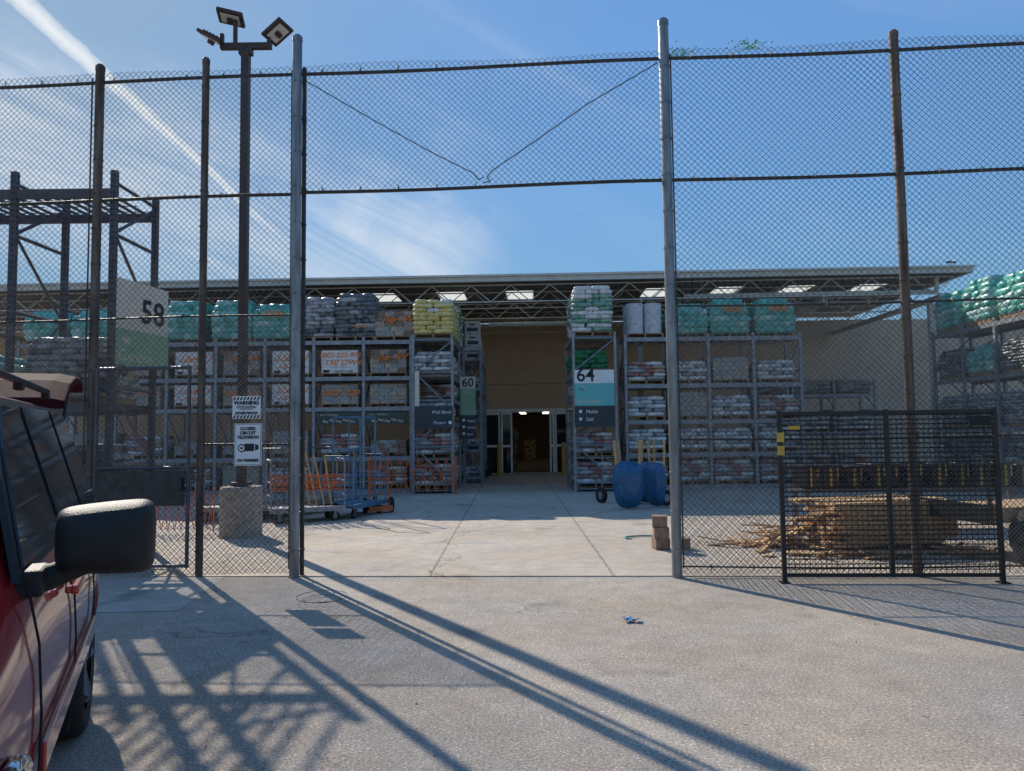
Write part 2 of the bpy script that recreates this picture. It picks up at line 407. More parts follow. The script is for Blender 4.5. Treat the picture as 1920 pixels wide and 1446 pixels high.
# ------------------------------------------------------------ fence signs
FR=math.atan(-.06)
s1=thing('warning_sign','white warning sign with black hazard stripes wired to fence','sign',(-3.05,8.42+.06*3.05-.03,1.80),FR)
b=B(); b.box(-.165,.165,-.006,0,0,.26); b.obj('sign_panel','white',s1)
b=B()
for z0 in(.215,.005):
    for i in range(8):
        x=-.16+i*.04
        b.add([(x,-.009,z0),(x+.02,-.009,z0),(min(x+.04,.163),-.009,z0+.035),(min(x+.02,.163),-.009,z0+.035)],[(0,1,2,3)])
b.obj('hazard_stripes','ink',s1)
text('WARNING',.06,(0,-.009,.163),s1,align='CENTER',bold=.0025)
text('SHOPLIFTING IS PROHIBITED BY\nSTATE LAW. SECURITY SYSTEM\nIN USE ON THIS SITE',.0165,(0,-.009,.137),s1,align='CENTER')
text('ADVERTENCIA',.040,(0,-.009,.052),s1,align='CENTER',bold=.0018)
s2=thing('closed_circuit_television_sign','white closed circuit television sign with camera symbol on fence','sign',(-3.03,8.42+.06*3.03-.03,1.265),FR)
b=B(); b.box(-.16,.16,-.006,0,0,.48); b.obj('sign_panel','white',s2)
b=B()
for q in((-.152,.152,.468,.472),(-.152,.152,.008,.012),(-.152,-.148,.012,.468),(.148,.152,.012,.468)): b.box(q[0],q[1],-.008,-.0062,q[2],q[3])
b.obj('border','ink',s2)
text('CLOSED\nCIRCUIT\nTELEVISION',.049,(0,-.009,.405),s2,align='CENTER',bold=.0018)
text('ON PREMISES',.043,(0,-.009,.045),s2,align='CENTER',bold=.0018)
b=B()
b.lathe([(0,-.009),(.047,-.009),(.047,-.0075)],(-.07,0,.20),'y',24)
b.add([(-.035,-.009,.165),(.075,-.009,.165),(.075,-.009,.250),(-.035,-.009,.250)],[(0,1,2,3)])
b.add([(.085,-.009,.172),(.125,-.009,.185),(.125,-.009,.232),(.085,-.009,.243)],[(0,1,2,3)])
b.obj('camera_symbol','ink',s2)
b=B(); b.lathe([(0,-.012),(.034,-.012),(.034,-.011)],(-.07,0,.20),'y',20); b.obj('symbol_lens','white',s2)
b=B(); b.lathe([(0,-.014),(.015,-.014),(.015,-.013)],(-.07,0,.20),'y',20); b.obj('symbol_pupil','ink',s2)

# ------------------------------------------------------------ black gate panels
W=2.2;H=1.80
bg_=thing('black_mesh_gate','black welded mesh double gate leaning against fence with yellow tags','gate',(2.83,8.42-.06*2.83-.32,0),math.atan(-.06))
b=B()
for x in(0,W/2,W): b.box(x-.022,x+.022,-.02,.02,.0 if x!=W/2 else .06,H)
for z in(.08,H-.03): b.box(.022,W/2-.022,-.018,.018,z-.018,z+.018); b.box(W/2+.022,W-.022,-.018,.018,z-.018,z+.018)
b.box(-.05,.04,-.06,.06,-.0,.012); b.box(W-.05,W+.05,-.06,.06,0,.012)
b.obj('frame','black',bg_)
for x0,x1 in((.022,W/2-.022),(W/2+.022,W-.022)):
    b=B()
    z=.14
    while z<H-.05: b.tube((x0,.0,z),(x1,0,z+random.uniform(-.004,.004)),.004,5); b.tube((x0,.012,z+.008),(x1,.012,z+.008),.003,4); z+=.05
    x=x0+.03
    while x<x1: b.tube((x,.006,.09),(x,.006,H-.04),.0032,5); x+=.055
    b.obj('welded_mesh','black',bg_)
for q in((-.035,.035,1.47,1.57),(-.035,.035,1.33,1.43),(.08,.2,1.60,1.64)):
    b=B(); b.box(q[0],q[1],-.03,-.021,q[2],q[3]); b.obj('yellow_tag','byel',bg_)
b=B(); b.box(W-.28,W-.06,-.05,-.02,1.62,1.72); b.obj('latch_box','blackpl',bg_,bevel=.006)

# ------------------------------------------------------------ lamp post
lp=thing('floodlight_pole','dark bronze light pole with three floodlights on concrete base','street lamp',(-4.36,12.05,0))
b=B(); b.lathe([(.33,0),(.33,.77),(.31,.8),(0,.8)],n=28); b.obj('concrete_base','conc',lp)
b=B(); b.cbox((0,0,4.4),(.13,.13,7.2)); b.cbox((0,0,.84),(.26,.26,.06)); b.cbox((0,0,7.98),(.22,.12,.1)); b.obj('pole','bronze',lp,bevel=.008)
b=B(); b.cbox((0,0,8.08),(.85,.09,.1)); b.cbox((-.4,0,8.2),(.06,.06,.2)); b.cbox((.38,0,8.2),(.06,.06,.24)); b.cbox((-.18,0,8.3),(.06,.06,.5)); b.obj('cross_arm','bronze',lp,bevel=.006)
def head(x,z,rx,rzz,ry):
    rot=Matrix.Rotation(rzz,3,'Z')@Matrix.Rotation(ry,3,'Y')@Matrix.Rotation(rx,3,'X')
    b=B()
    b.cbox((x,0,z),(.42,.34,.055),0,rot)
    for i in range(5): b.cbox(Vector((x,0,z))+rot@Vector((-.12+.06*i,0,.045)),(.012,.28,.03),0,rot)
    b.cbox(Vector((x,0,z))+rot@Vector((0,0,-.06)),(.08,.1,.08),0,rot)
    o=b.obj('floodlight','bronze',lp,bevel=.008)
    b=B(); b.cbox(Vector((x,0,z))+rot@Vector((0,0,-.034)),(.30,.22,.012),0,rot); b.obj('lens','lens',o)
head(-.26,8.58,R(-8),R(10),R(10)); head(-.56,8.22,R(8),0,R(28)); head(.52,8.32,R(-10),R(-20),R(-30))

# ------------------------------------------------------------ pallet racks
def rack(name,label,loc,rz,frames,depth,levels,top,m='rack',detail=False,group='pallet racks in garden yard',bh=.11):
    T=thing(name,label,'rack',loc,rz,group)
    b=B()
    for y in(0,depth):
        b.box(-.04,.04,y-.035,y+.035,0,top); b.box(-.08,.08,y-.07,y+.07,0,.015)
        if detail:
            z=.2
            while z<top-.05:
                b.box(-.022,-.008,y-.037,y+.037,z,z+.025,1); b.box(.008,.022,y-.037,y+.037,z,z+.025,1)
                b.box(-.042,.042,y-.012,y+.012,z,z+.025,1); z+=.075
    z=.25; k=0
    while z<top-.5:
        b.bar((0,.035,z),(0,depth-.035,z),.04)
        z2=min(z+1.0,top-.2)
        if k%2: b.bar((0,.035,z2),(0,depth-.035,z+.02),.035)
        else: b.bar((0,.035,z+.02),(0,depth-.035,z2),.035)
        z+=1.0;k+=1
    b.bar((0,.035,top-.15),(0,depth-.035,top-.15),.04)
    me=b.mesh('upright_frame',[m,'hole'])
    for x in frames:
        o=bpy.data.objects.new('upright_frame',me); coll.objects.link(o); o.parent=T; o.location=(x,0,0); kids.setdefault(T.name,[]).append(o)
    cache={}
    for x0,x1 in zip(frames[:-1],frames[1:]):
        w_=round(x1-x0,3)
        if w_ not in cache:
            b=B()
            for y in(0,depth): b.box(.041,w_-.041,y-.03,y+.03,-bh,0)
            n=9 if detail else 5
            for i in range(n):
                xx=.1+(w_-.2)*i/(n-1); b.box(xx-.015,xx+.015,.029,depth-.029,-.05,-.02)
            for i in range(4): b.box(.05,w_-.05,.15+i*(depth-.3)/3-.006,.15+i*(depth-.3)/3+.006,-.021,-.010)
            cache[w_]=b.mesh('shelf',[m])
        for z in levels:
            o=bpy.data.objects.new('shelf',cache[w_]); coll.objects.link(o); o.parent=T; o.location=(x0,0,z); kids.setdefault(T.name,[]).append(o)
    return T
fr=[-13.6,-12.25,-10.9,-9.5,-8.15,-6.8,-5.45,-4.08,-2.78]
rack('pallet_rack','long grey steel pallet rack holding paver pallets',(0,20.5,0),0,fr,1.07,[.12,1.0,2.36,3.2,4.2],4.3)
rack('pallet_rack','grey steel pallet rack end bay beside the aisle',(-1.6,20,0),R(90),[0,2.7,5.4,7.6],1.05,[.12,.95,1.9,2.55,3.2,4.2],4.28)
rack('pallet_rack','grey steel pallet rack with aisle sign beside entrance',(2.78,20,0),R(90),[0,2.7],1.12,[.12,.95,1.9,2.55,3.2,4.2],4.28)
rr=[3.15,4.38,5.45,6.7,8.0]
rack('pallet_rack','grey steel pallet rack loaded with bagged soil',(0,20.6,0),0,rr,1.07,[.12,1.0,1.9,2.9,4.2],4.3)
rack('pallet_rack','narrow grey rack holding cartons behind sign',(-1.0,24,0),R(90),[0,2.0,4],.55,[.12,1.0,2,3,4.0],4.4)
rack('pallet_rack','dark rack with mint bags at the yard side',(13.0,15.6,0),R(90),[0,1.35,2.7,4.05,5.4],1.07,[.12,1.6,2.9,4.2],4.3)
rack('pallet_rack','grey rack row standing in shade under canopy',(0,25.5,0),0,[8.2,9.6,11,12.4],1.07,[.12,1.5,2.8],3.3)
rack('pallet_rack','tall empty dark rack behind fence with aisle number sign',(0,9.55,0),0,[-9.1,-7.8,-6.45,-5.15],1.12,[.3,2.05,4.84],5.08,'rackd',True,bh=.12)

# ------------------------------------------------------------ pallet loads
def pallet(par,w=1.12,d=1.0):
    b=B()
    for x in(-w/2+.05,0,w/2-.05): b.box(x-.025,x+.025,-d/2,d/2,.017,.099)
    for i in range(6):
        y=-d/2+.05+i*(d-.1)/5; b.box(-w/2,w/2,y-.045,y+.045,.099,.117)
    for i in(0,2,5):
        y=-d/2+.05+i*(d-.1)/5; b.box(-w/2,w/2,y-.045,y+.045,0,.017)
    return b.obj('pallet','wood',par)
def bagload(name,label,cat,mats,layers,h=.115,w=1.12,d=1.0,bulge=.05,weights=None,taper=0.0,group=None,big=1.0):
    T=thing(name,label,cat,(0,0,-50),0,group); pallet(T)
    b=B()
    for k in range(layers):
        z=.12+h*(k+.5)
        sc=1+bulge*math.sin(math.pi*(k+.5)/layers)-taper*max(0,(k-layers*.6)/layers)
        if k==layers-1: sc*=.93
        ww,dd=w*sc,d*sc
        if k%2==0: cells=[((i-.5)*ww/2,(j-1)*dd/3,ww/2,dd/3) for i in range(2) for j in range(3)]
        else: cells=[((i-1)*ww/3,(j-.5)*dd/2,ww/3,dd/2) for i in range(3) for j in range(2)]
        for cx,cy,l,q in cells:
            mi=random.choices(range(len(mats)),weights or [1]*len(mats))[0]
            b.bag((cx+random.gauss(0,.012),cy+random.gauss(0,.012),z+random.gauss(0,.006)),l*1.05*big,q*1.05*big,h*1.16*(1+(big-1)*2.2),mi,random.gauss(0,.03))
    b.obj('bags',mats,T,smooth=True)
    return T
def blockload(name,label,mats,nz=5,bh=.13,scr=None,group='pallets of paver blocks'):
    T=thing(name,label,'pallet',(0,0,-50),0,group); pallet(T)
    b=B()
    for k in range(nz):
        n=5 if k%2 else 4
        for i in range(n):
            for j in range(3):
                wx=1.06/n; wy=.96/3
                cx=-.53+wx*(i+.5)+random.gauss(0,.004); cy=-.48+wy*(j+.5)+random.gauss(0,.006)
                b.cbox((cx,cy,.119+bh*(k+.5)),(wx-.008,wy-.008,bh-.006),random.randrange(len(mats)))
    b.obj('blocks',mats,T)
    if scr:
        for s,sz,x,z,sh in scr:
            text(s,sz,(x,-.53,z),T,'opaint',align='CENTER',bold=.004,shear=sh,name='paint_marking',sx=1.1)
    return T
def cartonload(name,label,scr,h=.7,group='cartons on pallets'):
    T=thing(name,label,'pallet',(0,0,-50),0,group); pallet(T)
    b=B(); b.box(-.54,.54,-.48,.48,.119,.119+h); b.obj('wrap','panel',T,bevel=.03)
    b=B()
    for z in(.25,.55): b.box(-.543,.543,-.483,.483,.119+h*z,.119+h*z+.012)
    b.obj('strap','gry',T)
    for s,sz,x,z,sh in scr: text(s,sz,(x,-.487,z),T,'opaint',align='CENTER',bold=.004,shear=sh,name='paint_marking',sx=1.1)
    text('PAVESTONE',.1,(.12,-.487,.14),T,'ink',align='CENTER',name='brand_lettering')
    b=B(); b.box(-.48,-.3,-.486,-.4835,.14,.22); b.obj('printed_label','ink',T)
    return T
K={}
gt='mint green wrapped bag pallets'
K['teal']=bagload('bag_pallet','tall pallet of mint green plastic bags on rack top','pallet',['teal','teal2'],7,h=.15,w=1.04,weights=[3,2],group=gt,big=1.14,taper=.35)
K['teals']=bagload('bag_pallet','slumped pallet of mint green plastic bags','pallet',['teal','teal2'],5,h=.16,w=1.04,bulge=.1,taper=.8,weights=[3,1],group=gt,big=1.16)
K['tealm']=bagload('bag_pallet','mint green bag pallet sprayed with orange number','pallet',['teal','teal2'],6,h=.155,w=1.04,bulge=.08,taper=.6,weights=[4,1],group=gt,big=1.16)
text('1006',.26,(0.02,-.64,.68),K['tealm'],'opaint',align='CENTER',bold=.006,name='paint_marking',sx=1.2)
K['blk']=bagload('bag_pallet','tall pallet of black plastic bags','pallet',['blk','gry'],10,h=.122,weights=[3,1],taper=.3,group='dark bag pallets',big=1.06)
text('~ u s',.2,(0.1,-.62,.35),K['blk'],'opaint',align='CENTER',bold=.004,name='paint_marking',shear=.3)
K['gry']=bagload('bag_pallet','pallet of grey plastic bags','pallet',['gry','blk'],10,h=.112,weights=[4,1],group='dark bag pallets',big=1.06)
K['yel']=bagload('bag_pallet','pallet of yellow bags stacked on rack top','pallet',['yel','wht'],8,h=.118,weights=[5,1],group='printed bag pallets')
K['wg']=bagload('bag_pallet','tall pallet of white and green printed bags','pallet',['wht','grn'],11,h=.11,weights=[2,1.3],group='printed bag pallets')
K['wht']=bagload('bag_pallet','low pallet of white bags','pallet',['wht','gry'],5,h=.11,weights=[3,1],group='printed bag pallets')
K['mix']=bagload('bag_pallet','low pallet of white, red and grey bags','pallet',['wht','red','gry','brk1'],5,h=.11,weights=[4,1,2,1],group='printed bag pallets')
K['brick']=blockload('block_pallet','pallet of tan paver blocks with orange paint marks',['brk1','brk2'],5,.13,[('1002 1020',.24,0,.42,.3)])
K['brick2']=blockload('block_pallet','pallet of grey paver blocks',['brk2','brk1'],5,.13)
K['brick3']=blockload('block_pallet','pallet of brown grey paver blocks with orange scrawl',['brk3','brk1','brk2','brk2'],5,.14,[('/\\o~W',.28,.1,.5,.4)])
K['brickL']=blockload('block_pallet','low pallet of dark grey paver blocks',['brk2','brk3'],3,.12)
K['cart']=cartonload('carton_pallet','white wrapped pallet sprayed with orange numbers',[('1002-225-976',.2,0,.6,.2),('150 DW4',.24,.08,.36,.35)])
K['cart2']=cartonload('carton_pallet','white wrapped pallet with orange scrawl',[('1/x4-U',.3,0,.5,.4),('~5 0/',.22,-.1,.27,.1)])
T=thing('drum_pallet','pallet of white metal drums in clear wrap','pallet',(0,0,-50)); pallet(T); K['drum']=T
for i in range(2):
    for j in range(2):
        b=B(); pr=[(0,0),(.26,0)]
        for k in range(3):
            z=.28*k; pr+=[(.27,z+.01),(.26,z+.03),(.26,z+.25),(.27,z+.27)]
        pr+=[(.26,.85),(0,.85)]
        b.lathe(pr,(-.27+.54*i,-.25+.5*j,.12),n=20); b.obj('drum','appl',T)
K['net']=bagload('bag_pallet','dark green netting rolls on shelf','pallet',['net'],4,h=.13,group='netting')
used={}
def put(k,x,y,z,rz=0,sc=None):
    if k not in used:
        used[k]=1; o=K[k]; o.location=(x,y,z); o.rotation_euler=(0,0,rz)
        if sc:o.scale=sc
        return o
    return clone(K[k],(x,y,z),rz+random.gauss(0,.02),None,sc)
mid=lambda i:(fr[i]+fr[i+1])/2
for x,k in((-12.9,'teals'),(-11.6,'teals'),(-10.2,'teals'),(-9.05,'teal'),(-7.75,'teal'),(-6.6,'tealm'),(-5.5,'gry'),(-4.32,'blk'),(-3.25,'brick3')):
    put(k,x,21.05,4.2)
L32=['brick3','cart2','brick','cart2','brick3','cart2','cart','brick3']
L24=['brick','brick2','brick','cart2','brick','cart2','brick','brick2']
for i in range(8):
    put(L32[i],mid(i),21.05,3.2,0,(.95,.95,.92)); put(L24[i],mid(i),21.05,2.36,0,(.95,.95,.82))
    put(['brickL','brick2','mix','brickL'][i%4],mid(i),21.05,1.0,0,(.93,.9,.95))
    put(['brick2','wht','brickL','mix'][i%4],mid(i),21.05,.12,0,(.93,.9,.9))
for j,y in enumerate((20.6,21.85,23.2,24.5,25.9)):
    x=-2.12
    put('yel' if j<2 else 'wg',x,y,4.2,0,(.95,.95,1))
    put('wht',x,y,3.2,0,(.88,.95,.95)); put('mix',x,y,2.55,0,(.88,.95,.7)) if j else put('wht',x,y,1.9,0,(.88,.95,.8))
    put('mix',x,y,.95,0,(.88,.95,1.0)); put('mix',x,y,.12,0,(.88,.95,1.0))
for j,y in enumerate((20.6,21.9)):
    x=2.22
    put('wg',x,y,4.2,0,(.95,.95,1.04)); put('net',x-.1,y,3.2,0,(.85,.9,1)); put('wht',x,y,2.55,0,(.9,.95,.7))
    put('mix',x,y,.95,0,(.9,.95,.95)); put('mix',x,y,.12,0,(.9,.95,1.0))
for j,(x,k) in enumerate(((3.72,'drum'),(4.92,'teals'),(6.08,'tealm'),(7.35,'tealm'))):
    put(k,x,21.1,4.2,0,(.95,.95,1))
    put(['mix','wht','brick2','wht'][j],x,21.1,2.9,0,(.92,.95,.95))
    put(['wht','brick2','wht','mix'][j],x,21.1,1.9,0,(.92,.95,1)); put('wht',x,21.1,1.0,0,(.92,.95,1)); put('mix',x,21.1,.12,0,(.92,.95,1))
for j,y in enumerate((16.3,17.6,18.95,20.3)):
    put('teal' if j%2==0 else 'tealm',12.46,y,4.2,0,(1,1,1.02)); put('teals',12.46,y,2.9,0,(1,.95,.85)) if j%2==0 else put('blk',12.46,y,2.9,0,(1,.95,.6))
    put('gry',12.46,y,1.6,0,(1,.95,.7)); put('blk',12.46,y,.12,0,(1,.95,.9))
for j,x in enumerate((8.9,10.3,11.7)):
    put('gry',x,26,2.8,0,(1,1,.4)); put('wht',x,26,1.5); put('mix',x,26,.12)
put('gry',-5.8,10.1,2.05,0,(.9,.9,.7)); put('teals',-7.15,10.1,2.05,0,(.9,.9,.7)); put('gry',-8.4,10.1,2.05,0,(.95,.9,.6))
put('blk',-5.8,10.1,.3,0,(.9,.9,.9)); put('gry',-7.15,10.1,.3,0,(.9,.9,1.0))
ac=thing('carton','stacked grey white carton with handle on rack top','carton',(-1.28,24.6,4.0),0,'cartons on narrow rack')
b=B(); b.box(-.25,.25,-.3,.3,0,.42); b.obj('box','appl',ac,bevel=.01)
b=B(); b.box(-.18,.18,-.303,-.3008,.08,.2); b.box(-.1,.1,-.303,-.3008,.28,.33); b.obj('print','signdark',ac)
for k,z in enumerate((4.43,4.86,3.0,2.0,1.0,.12)): clone(ac,(-1.28+random.gauss(0,.01),24.6,z))
for k,z in enumerate((4.0,4.43,3.0,2.0)): clone(ac,(-1.28,26.4,z))

# ------------------------------------------------------------ aisle signs
def aisle(loc,rz,num,word,items,w,hdr,mid_,bot,cm,label,ns=.5,nx=None,nsx=1,bold=.006,nz=.06):
    T=thing('aisle_sign',label,'sign',loc,rz,'aisle signs')
    if bot>.1:
        b=B(); b.box(-w/2,w/2,-.012,0,0,bot-.002); b.obj('item_panel','signdark',T)
    b=B(); b.box(-w/2,w/2,-.012,0,bot,bot+mid_); b.obj('word_panel',cm,T)
    b=B(); b.box(-w/2,w/2,-.012,0,bot+mid_+.002,bot+mid_+hdr); b.obj('number_panel','white' if cm=='signteal' else 'cream',T)
    text(num,ns,(-w/2+.05 if nx is None else nx,-.016,bot+mid_+nz),T,'ink',bold=bold,sx=nsx)
    text(word,.22 if w>.8 else .14,(-w/2+.06,-.016,bot+.06),T,'cream')
    z=bot-.2
    for it in items:
        text(it,.13 if w>.8 else .09,(-w/2+(.3 if w>.8 else .2),-.016,z),T,'white',bold=.001)
        b=B(); b.lathe([(0,-.018),(.045,-.018),(.045,-.016)],(-w/2+(.15 if w>.8 else .1),0,z+.05),'y',12); b.obj('icon','white',T); z-=.2
    b=B()
    for a in(-50,-20,20,50):
        c=Vector((-w/2+.2,-.018,bot+mid_-.2)); d=Vector((math.sin(R(a)),0,math.cos(R(a))))*.13
        p=Vector((math.cos(R(a)),0,-math.sin(R(a))))*.03
        b.add([c,c+d*.5+p,c+d,c+d*.5-p],[(0,1,2,3)])
    b.obj('leaf_icon','cream' if cm!='signteal' else 'teal2',T)
    return T
aisle((2.2,19.93,1.74),0,'64','Garden',['Mulch','Soil'],1.06,.36,.60,.56,'signteal','white and teal aisle 64 garden sign on rack end')
T=thing('aisle_sign','dark sign listing wall block and pavers on rack end','sign',(-2.1,19.93,1.74),0,'aisle signs')
b=B(); b.box(-.5,.5,-.012,0,0,.6); b.obj('item_panel','signdark',T)
text('Wall Block',.12,(-.05,-.016,.4),T,'white'); text('Pavers',.12,(.0,-.016,.12),T,'white')
b=B(); b.lathe([(0,-.018),(.045,-.018),(.045,-.016)],(-.4+.84,0,.16),'y',12); b.obj('icon','white',T)
b=B(); b.box(-.5,-.38,-.012,0,.602,1.55); b.obj('folded_panel','cream',T)
aisle((-1.33,22.4,1.45),0,'60','Garden',['Edging','Pebbles','Sand'],.46,.36,.8,.7,'signgreen','cream and green aisle 60 garden sign beside rack',.36)
aisle((-5.03,10.1,2.55),R(80),'58','Garden',[],1.08,.66,.48,.0,'signgreen','cream and green aisle 58 sign on rack end',.46,-.05,1.1,.008,.13)
for x,s in ((-3.43,'Pavers  Wall Block'),(-4.76,'Brick  Wall Block')):
    T=thing('banner_strip','dark green shelf banner with white lettering','sign',(x,20.45,1.88),0,'shelf banners')
    b=B(); b.box(-.58,.58,-.01,0,0,.34); b.obj('banner_panel','dgreen',T)
    text(s,.07,(-.5,-.014,.25),T,'cream')
    for i in range(5):
        b=B(); b.cbox((-.35+i*.18,-.013,.09+.03*(i%2)),(.15,.004,.06),0,Matrix.Rotation(.25,3,'Y')); b.obj('block_picture','brk1',T)

# ------------------------------------------------------------ store building
S=thing('store_building','tan store building with open steel canopy and sliding doors','building',(-1.05,.45,-.12),math.atan(-.035))
b=B(); 
b.box(-24,-1.12,30,30.3,0,6.2); b.box(2.3,9.2,30,30.3,0,6.2); b.box(-1.12,2.3,30,30.3,2.68,6.2)
b.obj('wall','wall',S)
b=B(); b.box(9.2,31,30.02,30.3,0,6.1); b.obj('wall','wall2',S)['label']='pale wall section'
b=B(); b.box(-8,8,29.985,29.999,3.7,3.715); b.obj('wall_joint','dark',S)
b=B(); b.box(-1.3,2.45,29.93,29.985,2.56,2.70); b.obj('door_header','doorw',S)
def dleaf(x0,x1,y):
    b=B(); w_=.07
    b.box(x0,x0+w_,y,y+.05,0.02,2.55); b.box(x1-w_,x1,y,y+.05,.02,2.55)
    for z in(.02,1.15,2.46): b.box(x0+w_,x1-w_,y,y+.05,z,z+.09)
    d=b.obj('door','doorw',S)
    for z0,z1 in((.11,1.15),(1.24,2.46)):
        b=B(); b.box(x0+w_,x1-w_,y+.02,y+.03,z0,z1); b.obj('door_glass','glass',d)
dleaf(-1.12,-.5,29.9); dleaf(-.46,.0,29.8); dleaf(1.72,2.3,29.9); dleaf(1.5,1.7,29.8)
b=B(); b.box(-1.6,3,30.31,46,2.9,3.0); b.box(-1.7,-1.6,30.31,46,0,3); b.box(3,3.1,30.31,46,0,3); b.box(-1.7,3.1,46,46.1,0,3); b.box(-1.6,3,30.31,46,.1,.125)
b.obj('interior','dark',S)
b=B()
for y in(32,34,36,38.5,41): 
    for z in(.13,.75,1.4): 
        h_=random.uniform(.3,.55); b.box(-1.5,random.uniform(-.3,.2),y,y+.6,z,z+h_); b.box(random.uniform(1.5,2.0),2.9,y,y+.6,z,z+h_)
b.box(.2,.9,44,44.4,.13,1.3)
b.obj('shelf_goods','shelfy',S)
M['lamp']=emis('interior lamp glow',(1,.88,.66),5)
for y in(33.5,36,38.5,41,43.5):
    for x in(.0,1.3):
        b=B(); b.box(x,x+.35,y,y+.14,2.83,2.86); b.obj('ceiling_lamp','lamp',S)
EY=21.7; RX=13.65
b=B()
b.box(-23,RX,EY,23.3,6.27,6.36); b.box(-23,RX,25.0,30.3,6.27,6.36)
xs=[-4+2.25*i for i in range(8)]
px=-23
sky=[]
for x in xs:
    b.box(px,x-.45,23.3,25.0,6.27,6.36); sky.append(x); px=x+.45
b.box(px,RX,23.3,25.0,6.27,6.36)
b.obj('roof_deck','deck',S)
for x in sky:
    b=B(); b.box(x-.45,x+.45,23.3,25.0,6.30,6.33); b.obj('skylight','sky',S)
b=B(); b.box(-23.05,RX+.15,EY-.12,EY-.003,6.24,6.42); b.box(RX+.002,RX+.15,EY-.003,30.3,6.24,6.42)
b.box(-23.05,RX+.2,EY-.2,EY-.12,6.38,6.44)
b.obj('fascia','fascia',S)
for y in(22.0,23.2,25.3,27.2,29.0):
    b=B(); z0,z1=5.68,6.22; L_=RX-.2+22.5
    b.box(-22.5,RX-.2,y-.03,y+.03,z1-.03,z1); b.box(-22.5,RX-.2,y-.025,y+.025,z0,z0+.035)
    n=60
    for i in range(n):
        xa=-22.5+L_*i/n; xb=-22.5+L_*(i+1)/n
        if i%2: b.tube((xa,y,z0+.02),(xb,y,z1-.02),.016,5)
        else: b.tube((xa,y,z1-.02),(xb,y,z0+.02),.016,5)
    b.obj('joist','joist',S)
for x in(-19,-13.5,-8,-2.4,4.2,9.6,13.0):
    b=B(); z0,z1=5.5,5.66
    b.box(x-.05,x+.05,21.9,30,z0,z0+.03); b.box(x-.05,x+.05,21.9,30,z1-.02,z1); b.box(x-.01,x+.01,21.9,30,z0,z1)
    b.obj('girder','joist',S)
    if x not in(9.6,):
        b=B(); b.box(x-.08,x+.08,22.4,22.56,0,5.49); b.obj('column','joist',S)
b=B(); b.tube((-.5,23.6,5.25),(3.2,23.6,5.25),.06,10); b.obj('pipe','joist',S)
b=B(); b.path([(5.5,22.1,5.78),(13.0,22.1,5.78),(13.0,22.1,6.2)],.065,10); b.obj('pipe','joist',S)
b=B(); b.tube((13.4,22,6.44),(13.4,22,6.62),.012,6); b.cbox((13.34,22,6.64),(.14,.05,.05)); b.cbox((13.5,22,6.63),(.10,.05,.05)); b.obj('roof_camera','black',S)
bo=B(); bo.tube((0,0,.012),(0,0,1.15),.085,16); bo.lathe([(.085,1.15),(.07,1.2),(.03,1.23),(0,1.235)],n=16)
o=bo.obj('bollard','byel',None,(-.5,28,0)); tagg(o,'yellow painted bollard by store door','bollard','bollards by the door')
c=o.copy(); coll.objects.link(c); c.location=(1.9,28,0)
for x,y in((-1.05,27),(-.95,28.3)):
    T=thing('potted_shrub','dark low potted shrub beside rack','plant',(x,y,0),0,'potted shrubs by the aisle')
    b=B(); b.lathe([(0,.012),(.13,.012),(.17,.28),(.15,.28),(0,.25)],n=14); b.obj('pot','black',T)
    b=B()
    for i in range(260):
        v=Vector((random.gauss(0,.15),random.gauss(0,.15),.5+random.gauss(0,.14))); s=random.uniform(.02,.05)
        rot=Matrix.Rotation(random.uniform(0,6),3,(random.random(),random.random(),random.random()+.01))
        b.add([v+rot@Vector(p) for p in((-s,0,0),(0,-s*.5,0),(s,0,0),(0,s*.5,0))],[(0,1,2,3)])
    b.obj('leaves','foli',T)

# ------------------------------------------------------------ orange folding barrier
T=thing('folding_barrier','orange folding lattice barrier across rack bottom','barrier',(-3.7,19.6,0),0,'orange folding barriers')
b=B(); n=9; L_=2.2
for i in range(n):
    x0=L_*i/n;x1=L_*(i+1)/n
    b.bar((x0,0,.1),(x1,0,.95),.022); b.bar((x0,-.03,.95),(x1,-.03,.1),.022)
b.bar((0,0,.012),(0,0,1.0),.04); b.bar((L_,0,.012),(L_,0,1.0),.04)
b.obj('lattice','orange',T)
clone(T,(-5.9,12.4,0),R(8),'orange folding lattice barrier behind small gate',(.42,1,.75))

